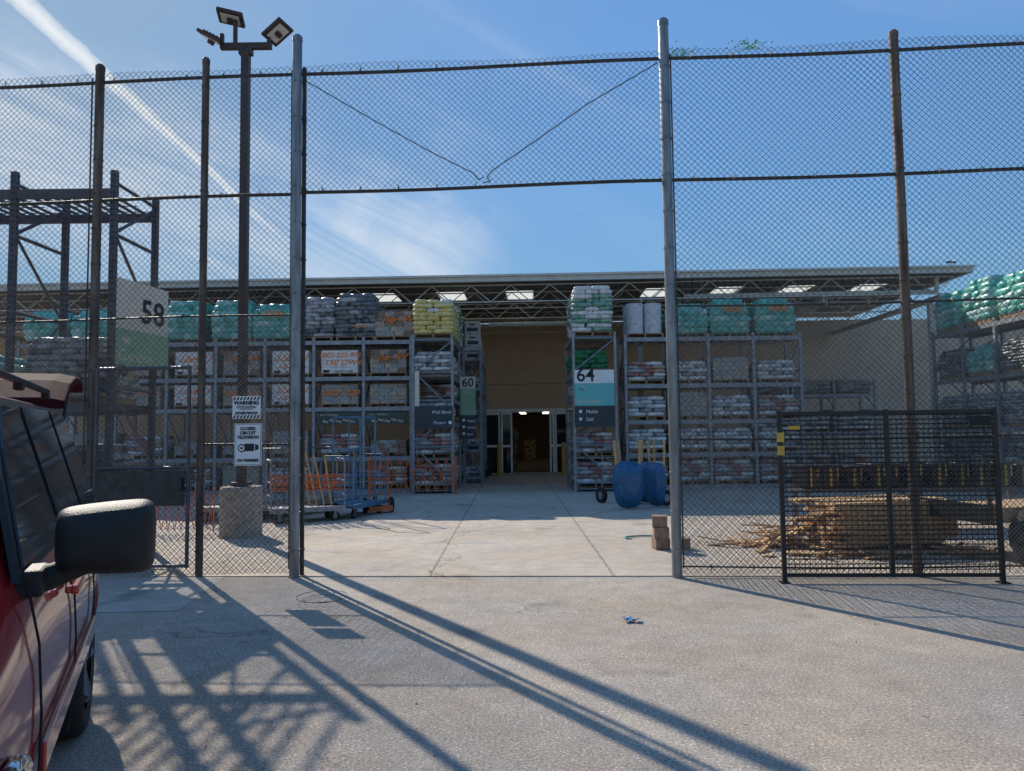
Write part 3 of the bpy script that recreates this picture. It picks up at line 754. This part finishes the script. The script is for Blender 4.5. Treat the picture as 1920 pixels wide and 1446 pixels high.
# ------------------------------------------------------------ carts
def wheel(b,c,r=.09,w=.04,axis='x',mi=1):
    b.lathe([(r*.5,-w/2),(r*.95,-w/2),(r,-w/4),(r,w/4),(r*.95,w/2),(r*.5,w/2)],c,axis,18,mi)
    b.lathe([(0,-w*.4),(r*.5,-w*.4),(r*.5,w*.4),(0,w*.4)],c,axis,14,0)
def cart(loc,rz,label,m,h=1.15,basket=False,tall=0):
    T=thing('platform_cart',label,'cart',loc,rz,'hand carts in the yard')
    b=B(); b.box(-.65,.65,-.36,.36,.22,.27); b.box(-.68,.68,-.39,-.359,.2,.29); b.box(-.68,.68,.359,.39,.2,.29)
    b.obj('deck',m if m!='rackd' else 'wood',T)
    for x in(-.66,.66):
        b=B(); b.path([(x,-.34,.25),(x,-.34,h-.08),(x,-.26,h),(x,.26,h),(x,.34,h-.08),(x,.34,.25)],.015,8)
        for z in(.5,.75): b.tube((x,-.34,z),(x,.34,z),.012,6)
        b.obj('handle',m,T)
    for x in(-.5,.5):
        for y in(-.28,.28):
            b=B(); wheel(b,(x,y,.09),.09,.04,'y'); b.box(x-.03,x+.03,y-.035,y-.025,.07,.22); b.box(x-.03,x+.03,y+.025,y+.035,.07,.22)
            b.obj('caster_wheel',['galv','rub'],T)
    if basket:
        b=B()
        for z in(.6,.72,.84):
            for y in(-.3,.3): b.bar((-.66,y,z),(.66,y,z),.02)
        for i in range(9): 
            for y in(-.3,.3): b.bar((-.6+i*.15,y,.6),(-.6+i*.15,y,.86),.014)
        b.obj('basket','orange',T)
    if tall:
        for x in(-.3,.3):
            b=B(); b.path([(x,-.3,.25),(x,-.3,tall),(x,.3,tall),(x,.3,.25)],.018,6)
            for z in(.8,1.3): b.tube((x,-.3,z),(x,.3,z),.01,6)
            b.obj('divider',m,T)
    return T
cart((-3.9,14.1,0),R(25),'grey steel platform cart with orange basket','rack',1.15,True)
cart((-4.4,15.3,0),R(60),'worn platform cart with wooden deck','rackd',1.35)
cart((-3.15,14.9,0),R(72),'blue platform cart with tall divider frames','bluec',1.2,False,1.95)
cart((-3.6,17.0,0),R(75),'grey panel cart near the racks','rack',1.3)
cart((-5.3,14.4,0),R(10),'grey steel platform cart behind the fence','rack',1.0)
T=thing('hand_truck','orange and black hand truck standing by carts','cart',(-2.75,15.4,0),R(20))
b=B()
for x in(-.2,.2): b.path([(x,0,.15),(x,.12,1.05),(x*.6,.2,1.2)],.016,8)
for z in(.4,.7,.95): b.tube((-.21,.12*z,z),(.21,.12*z,z),.012,6)
b.box(-.24,.24,-.25,0.02,.06,.16); b.obj('frame','orange',T)
for x in(-.27,.27):
    b=B(); wheel(b,(x,.08,.16),.16,.07,'x'); b.obj('wheel',['rack','rub'],T)
for i in range(5):
    b=B(); b.tube((0,0,.25),(-.22+random.gauss(0,.05),.1,1.25+random.gauss(0,.06)),.018,8); o=b.obj('wooden_handle','ash',None,(-4.0+.14*i,14.25,.02)); tagg(o,'tan wooden tool handle leaning in a cart','handle','wooden handles in cart')
# ------------------------------------------------------------ wheelbarrows
WB=thing('wheelbarrow','blue steel wheelbarrow stood on end with wooden handles','wheelbarrow',(2.36,15.4,0),0,'wheelbarrows stood on end')
b=B(); n=28
def rr_(a,hx,hz,e=.5):
    x=math.copysign(abs(math.cos(a))**e,math.cos(a))*hx; z=math.copysign(abs(math.sin(a))**e,math.sin(a))*hz
    return (x*(1-.2*max(0,-z/hz)), z)
vs=[]
for (hx,hz,y) in((.32,.45,0),(.325,.455,-.012),(.30,.43,-.02),(.25,.35,-.14),(.21,.28,-.17),(.1,.14,-.175)):
    for i in range(n):
        a=2*math.pi*i/n; x,z=rr_(a,hx,hz); vs.append((x,y,.50+z+(.04 if y<-.1 else 0)))
fs=[(j*n+i,j*n+(i+1)%n,(j+1)*n+(i+1)%n,(j+1)*n+i) for j in range(5) for i in range(n)]; fs.append(tuple(range(5*n,6*n)))
b.add(vs,fs); o=b.obj('tray','blue',WB,smooth=True); sm=o.modifiers.new('s','SOLIDIFY'); sm.thickness=.006
for s in(-1,1):
    b=B(); b.path([(s*.12,.06,.15),(s*.24,.04,.95),(s*.27,.02,1.42)],.028,4); b.obj('handle','ash',WB)
b=B(); wheel(b,(0,.26,.2),.17,.09,'x'); b.obj('wheel',['rack','rub'],WB)
for s in(-1,1):
    b=B(); b.path([(s*.18,.04,.6),(s*.2,.3,.68),(s*.2,.3,.82),(s*.22,.04,.9)],.012,6); b.obj('leg','rackd',WB)
for (x,y,rz) in((2.98,15.7,R(-62)),(2.92,16.5,R(-60)),(2.6,16.6,R(-20))):
    clone(WB,(x,y,0),rz)
b=B(); wheel(b,(0,0,.18),.18,.08,'x'); b.path([(0,0,.18),(.1,.05,.9),(.1,.1,1.1)],.014,6)
o=b.obj('spare_wheel',['rack','rub'],None,(1.98,16.9,0),(0,0,R(30))); tagg(o,'black rubber barrow wheel leaning near the rack','wheel')
for i in range(4):
    b=B(); b.cbox((0,0,.075),(.2,.2,.148)); o=b.obj('timber_block','brk3',None,(1.98+random.gauss(0,.012),10.2+random.gauss(0,.01),.013+.15*(i if i<3 else 0)),(0,0,random.gauss(0,.1)),bevel=.008)
    if i==3:o.location.x+=.28
    tagg(o,'brown timber block stacked beside gate post','block','stack of timber blocks')
# totes
TT=thing('storage_tote','black storage tote with yellow clips','tote',(4.75,12.2,.66),0,'row of black totes')
b=B(); b.add([(-.11,-.25,0),(.11,-.25,0),(.11,.25,0),(-.11,.25,0),(-.135,-.3,.34),(.135,-.3,.34),(.135,.3,.34),(-.135,.3,.34)],[(0,3,2,1),(4,5,6,7),(0,1,5,4),(1,2,6,5),(2,3,7,6),(3,0,4,7)])
b.box(-.145,.145,-.31,.31,.338,.375); b.obj('tub','black',TT,bevel=.01)
for q in((-.05,-.022,-.335,-.311,.02,.34),(.06,.08,-.325,-.311,.16,.34)):
    b=B(); b.box(*q); b.obj('clip','byel',TT)
tb=thing('work_table','low dark steel bench behind the fence','bench',(6.5,12.3,0))
b=B(); b.box(-1.9,1.9,-.35,.35,.60,.65); b.obj('bench_top','rackd',tb)
for x in(-1.8,0,1.8):
    for y in(-.29,.29):
        b=B(); b.box(x-.03,x+.03,y-.03,y+.03,.012,.60); b.obj('leg','rackd',tb)
for i in range(11): clone(TT,(4.75+.335*(i+1),12.2+random.gauss(0,.03),.66),random.gauss(0,.15),None,(1,1,random.uniform(.9,1.1)))
# lumber
T=thing('lumber_bundle','low broad pile of tan boards behind fence','lumber',(4.85,10.2,0),R(12))
b=B()
for x in(-.6,.6): b.box(x-.05,x+.05,-.5,.5,.013,.1)
b.obj('bearer','wood',T)
b=B()
for k in range(9):
    for j in range(7):
        if k>6 and random.random()<.35: continue
        l=1.6+random.uniform(-.25,.2)
        b.cbox((random.gauss(0,.07),-.42+.14*j+random.gauss(0,.006),.130+.062*k),(l,.132,.055),random.choice([0,0,1]),Matrix.Rotation(random.gauss(0,.012),3,'Z'))
b.obj('boards',['lumber','lumber2'],T)
for i in range(110):
    l=random.uniform(.15,.7); b=B(); b.cbox((0,0,0),(l,random.uniform(.03,.12),.018))
    cx,sgx=((3.75,.42) if i%3 else (4.9,.7)); y0=10.45 if i%3 else 9.5
    hh=max(0,.2-.25*abs(random.gauss(0,1)))
    o=b.obj('wood_offcut',random.choice(['lumber','lumber','lumber2']),None,(cx+random.gauss(0,sgx),y0+random.gauss(0,.3 if i%3 else .12),.03+.003*(i%15)+(hh if i%3 else 0)),(random.gauss(0,.1),random.gauss(0,.12),random.gauss(.2,1.0)))
    tagg(o,'loose tan wood offcut lying on the concrete','wood scrap','loose wood offcuts')
T=thing('utility_trailer','dark utility trailer with wooden deck behind fence','trailer',(6.3,9.45,0),R(8))
b=B(); b.box(-.75,1.2,-.5,.9,.52,.6); b.box(-.8,1.25,-.56,-.499,.48,.66); b.obj('deck','lumber2',T)
b=B(); b.box(-.82,-.751,-.56,.9,.46,.68); b.path([(-.78,-.5,.6),(-.78,-.5,1.5),(-.9,-.5,1.85),(-1.05,-.5,1.8)],.02,8); b.obj('frame','black',T)
b=B(); wheel(b,(-.35,-.72,.34),.34,.2,'y'); b.obj('wheel',['rackd','rub'],T)
# litter
b=B()
for i in range(9):
    v=Vector((random.gauss(0,.03),random.gauss(0,.03),.012+random.random()*.02)); s=random.uniform(.02,.04)
    rot=Matrix.Rotation(random.uniform(-.6,.6),3,'X')@Matrix.Rotation(random.uniform(-.6,.6),3,'Y')@Matrix.Rotation(random.uniform(0,6),3,'Z')
    b.add([v+rot@Vector(p) for p in((-s,-s*.5,0),(s,-s*.4,0),(s*.8,s*.6,.006),(-s*.7,s*.5,0))],[(0,1,2,3)])
o=b.obj('plastic_scrap','lit',None,(1.0,6.4,0)); tagg(o,'crumpled blue plastic scrap lying on concrete','litter')
b=B(); pts=[(.16*math.cos(a*.5)*(1+.03*a),.16*math.sin(a*.5)*(1+.05*a),.012+.002*a) for a in range(24)]; b.path(pts,.003,5)
o=b.obj('wire_loop','wireg',None,(-1.85,7.35,0)); tagg(o,'thin loop of dark green wire on the ground','wire')
b=B(); pts=[(.3*math.cos(a*.35),.18*math.sin(a*.35),.03) for a in range(12)]; b.path(pts,.012,6)
o=b.obj('garden_hose','hose',None,(1.95,11.2,0)); tagg(o,'short teal hose curl on concrete near post','hose')
for i in range(90):
    x=random.uniform(-2.5,5);y=random.choice([random.uniform(3.5,8.4),fy(x)-random.uniform(.0,.12),fy(x)-random.uniform(.0,.06)]); s=random.uniform(.003,.011)
    b=B(); vs=[(s*random.uniform(.7,1.3)*math.cos(a),s*random.uniform(.7,1.3)*math.sin(a),0) for a in(0,1.2,2.5,3.8,5)]
    b.add(vs+[(0,0,s*.7)],[(0,1,5),(1,2,5),(2,3,5),(3,4,5),(4,0,5)])
    o=b.obj('pebble',random.choice(['brk3','brk2','conc']),None,(x,y,.004)); tagg(o,'tiny loose stone chip on the concrete','stone','loose stone chips')

# ------------------------------------------------------------ SUV
CA=R(25); off=Matrix.Rotation(CA,2)@Vector((.93,-.65))
C=thing('parked_car','dark red sport utility car with raised tailgate beside fence','car',(-1.45-off.x,2.33-off.y,0),CA)
def sec(y,w_,zs,zb,xr,zr):
    h=[(w_*.86,zs),(w_-.015,zs+.14),(w_+.012,.74),(w_+.004,.96),(w_-.035,zb),(xr,zr-.07),(xr-.1,zr-.005)]
    return [(x,y,z) for x,z in h]+[(-x,y,z) for x,z in h[::-1]]
st=[(-2.28,.74,.42,.74,.62,.80),(-2.2,.84,.36,.9,.72,.96),(-1.9,.90,.3,.99,.78,1.07),(-1.35,.92,.3,1.05,.8,1.14),(-.98,.93,.3,1.12,.82,1.20),
    (-.6,.93,.3,1.15,.76,1.52),(-.25,.93,.3,1.16,.70,1.77),(.3,.93,.3,1.17,.70,1.82),(1.1,.93,.3,1.18,.70,1.84),(1.8,.92,.3,1.19,.69,1.83),(2.02,.91,.3,1.19,.68,1.79),(2.2,.90,.34,1.15,.70,1.5),(2.3,.86,.42,1.05,.72,1.16)]
b=B(); vs=[]; 
for s in st: vs+=sec(*s)
k=14; fs=[]
for j in range(len(st)-1):
    for i in range(k): fs.append((j*k+i,(j+1)*k+i,(j+1)*k+(i+1)%k,j*k+(i+1)%k))
fs.append(tuple(range(k))); fs.append(tuple(range((len(st)-1)*k,len(st)*k))[::-1])
b.add(vs,fs); body=b.obj('body','car',None,smooth=True)
ss=body.modifiers.new('s','SUBSURF'); ss.levels=2; ss.render_levels=2
WY=(-1.28,1.42)
cb_=B()
for y in WY: cb_.lathe([(0,.6),(.42,.6),(.42,1.2),(0,1.2)],(0,y,.38),'x',32); cb_.lathe([(0,-1.2),(.42,-1.2),(.42,-.6),(0,-.6)],(0,y,.38),'x',32)
cut=cb_.obj('cut','black')
bm_=body.modifiers.new('b','BOOLEAN'); bm_.object=cut; bm_.operation='DIFFERENCE'; bm_.solver='EXACT'
bpy.context.view_layer.update()
me=bpy.data.meshes.new_from_object(body.evaluated_get(bpy.context.evaluated_depsgraph_get()))
body.modifiers.clear(); body.data=me; me.polygons.foreach_set('use_smooth',[True]*len(me.polygons)); me.update()
me.materials.clear(); me.materials.append(M['car'])
body.parent=C; kids.setdefault(C.name,[]).append(body)
bpy.data.objects.remove(cut)
def sx(z): return .893-(z-1.16)*(.195/.62)
def pane(poly,off,name,m,side,th=.008):
    b=B(); n=len(poly)
    a=[((sx(z)+off)*side,y,z) for y,z in poly]; c=[((sx(z)+off-th)*side,y,z) for y,z in poly]
    f=[tuple(range(n)),tuple(range(n,2*n))[::-1]]+[(i,n+i,n+(i+1)%n,(i+1)%n) for i in range(n)]
    b.add(a+c,f); return b.obj(name,m,C)
for side in(1,-1):
    for poly in([(-.72,1.22),(.14,1.22),(.14,1.72),(-.2,1.72),(-.42,1.57)],[(.24,1.22),(1.02,1.22),(1.02,1.74),(.24,1.73)],[(1.12,1.22),(1.86,1.24),(1.74,1.68),(1.6,1.73),(1.12,1.74)]):
        pane(poly,.016,'side_window','glass',side)
    pane([(-.8,1.185),(1.93,1.2),(1.8,1.71),(1.62,1.76),(-.22,1.755),(-.48,1.59)],.006,'window_surround','blackpl',side,.02)
    for y in(-.76,.19,1.07):
        b=B(); b.path([(side*.925,y,.42),(side*.945,y,.6),(side*.948,y,.8),(side*.938,y,1.0),(side*.905,y,1.17)],.004,5); b.obj('door_seam','hole',C)
    for y in(.02,.9):
        b=B(); b.cbox((side*.965,y,1.03),(.03,.2,.035)); b.cbox((side*.945,y-.08,1.03),(.03,.03,.03)); b.cbox((side*.945,y+.08,1.03),(.03,.03,.03)); b.obj('door_handle','car',C,bevel=.008)
    b=B(); b.cbox((side*.95,.15,.66),(.02,1.75,.09)); b.obj('side_moulding','car',C,bevel=.008)
    b=B(); b.cbox((side*.62,.9,1.88),(.035,1.9,.03)); 
    for y in(0,.9,1.8): b.cbox((side*.62,y,1.855),(.04,.08,.04))
    b.obj('roof_rail','blackpl',C,bevel=.008)
    b=B(); b.path([(side*(.935+.015*math.sin(math.pi*i/14)),WY[0]+.45*math.cos(math.pi*i/14),.38+.45*math.sin(math.pi*i/14)) for i in range(15)],.02,8); b.obj('wheel_arch_trim','chrome',C,smooth=True)
    b=B(); vs=[];n=20
    for (dy,s) in((.05,.92),(.04,1.0),(-.02,1.0),(-.08,.93),(-.12,.7),(-.135,.3)):
        for i in range(n):
            a=2*math.pi*i/n; e=.32
            x=math.copysign(abs(math.cos(a))**e,math.cos(a))*.143*s; z=math.copysign(abs(math.sin(a))**e,math.sin(a))*.112*s
            vs.append((side*1.10+x,-.65+dy,1.285+z*(1+.10*side*x/.15)))
    fs=[(j*n+i,j*n+(i+1)%n,(j+1)*n+(i+1)%n,(j+1)*n+i) for j in range(5) for i in range(n)]+[tuple(range(n))[::-1],tuple(range(5*n,6*n))]
    b.add(vs,fs); mo=b.obj('mirror','blackpl',C,smooth=True)
    md=mo.modifiers.new('s','SUBSURF'); md.levels=1; md.render_levels=1
    b=B(); b.tube((side*.87,-.66,1.15),(side*1.05,-.65,1.21),.045,10,0,.035); b.cbox((side*.9,-.66,1.17),(.08,.16,.08)); b.obj('mirror_arm','blackpl',mo,bevel=.01)
    b=B(); b.cbox((side*1.10,-.595,1.285),(.25,.006,.17)); b.obj('mirror_glass','chrome',mo)
    b=B(); b.bag((side*.72,-2.2,.84),.26,.14,.16,0); b.obj('headlight','chrome',C,smooth=True)
    b=B(); b.bag((side*.8,2.24,1.0),.14,.16,.3,0); b.obj('tail_light','red',C,smooth=True)
    for y in WY:
        w0=bpy.data.objects.new('wheel',None); coll.objects.link(w0); w0.parent=C; w0.location=(side*.79,y,.37)
        b=B(); b.lathe([(.24,-.11),(.33,-.12),(.36,-.10),(.372,-.05),(.372,.05),(.36,.10),(.33,.12),(.24,.11)],(0,0,0),'x',40); b.obj('tyre','rub',w0,smooth=True)
        b=B(); b.lathe([(.24,-.1),(.25,-.11),(.22,-.04),(.06,.04),(0,.04)],(0,0,0),'x',30)
        for i in range(5):
            a=2*math.pi*i/5; b.bar((side*.07,.05*math.cos(a),.05*math.sin(a)),(side*.1,.23*math.cos(a),.23*math.sin(a)),.05)
        b.lathe([(0,side*.1),(.06,side*.1),(.06,side*.05)],(0,0,0),'x',16)
        b.obj('rim','alloy',w0)
for y,z,w_ in((-2.28,.48,1.5),(2.33,.5,1.6)):
    b=B(); b.cbox((0,y,z),(w_,.12,.2)); b.obj('bumper','car',C,bevel=.04)
b=B(); b.cbox((0,-2.27,.74),(1.0,.05,.2)); b.obj('grille','blackpl',C,bevel=.01)
b=B(); b.add([(-.66,-.93,1.21),(.66,-.93,1.21),(.6,-.27,1.77),(-.6,-.27,1.77)],[(0,1,2,3)]); b.obj('windscreen','glass',C,loc=(0,-.03,.015))
b=B(); vs=[]
prof=[(2.0,1.83),(2.3,1.96),(2.65,2.03),(2.95,2.04),(3.12,1.99)]
for y,z in prof:
    for x in(-.70,-.6,0,.6,.70): vs.append((x,y,z+(.02 if abs(x)<.65 else 0)))
for y,z in prof:
    for x in(-.70,-.6,0,.6,.70): vs.append((x,y,z-.05))
fs=[]
for j in range(4):
    for i in range(4): fs.append((j*5+i,j*5+i+1,(j+1)*5+i+1,(j+1)*5+i)); fs.append((25+j*5+i,25+(j+1)*5+i,25+(j+1)*5+i+1,25+j*5+i+1))
    fs.append((j*5,(j+1)*5,25+(j+1)*5,25+j*5)); fs.append((j*5+4,25+j*5+4,25+(j+1)*5+4,(j+1)*5+4))
for i in range(4): fs.append((i,25+i,25+i+1,i+1)); fs.append((20+i,20+i+1,45+i+1,45+i))
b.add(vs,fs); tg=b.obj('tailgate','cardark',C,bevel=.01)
b=B(); b.box(-.55,.55,2.3,2.9,1.955,1.97); b.obj('rear_window','glass',tg)
for s in(-1,1):
    b=B(); b.tube((s*.66,2.12,1.5),(s*.66,2.55,1.95),.012,8); b.obj('gas_strut','black',tg)
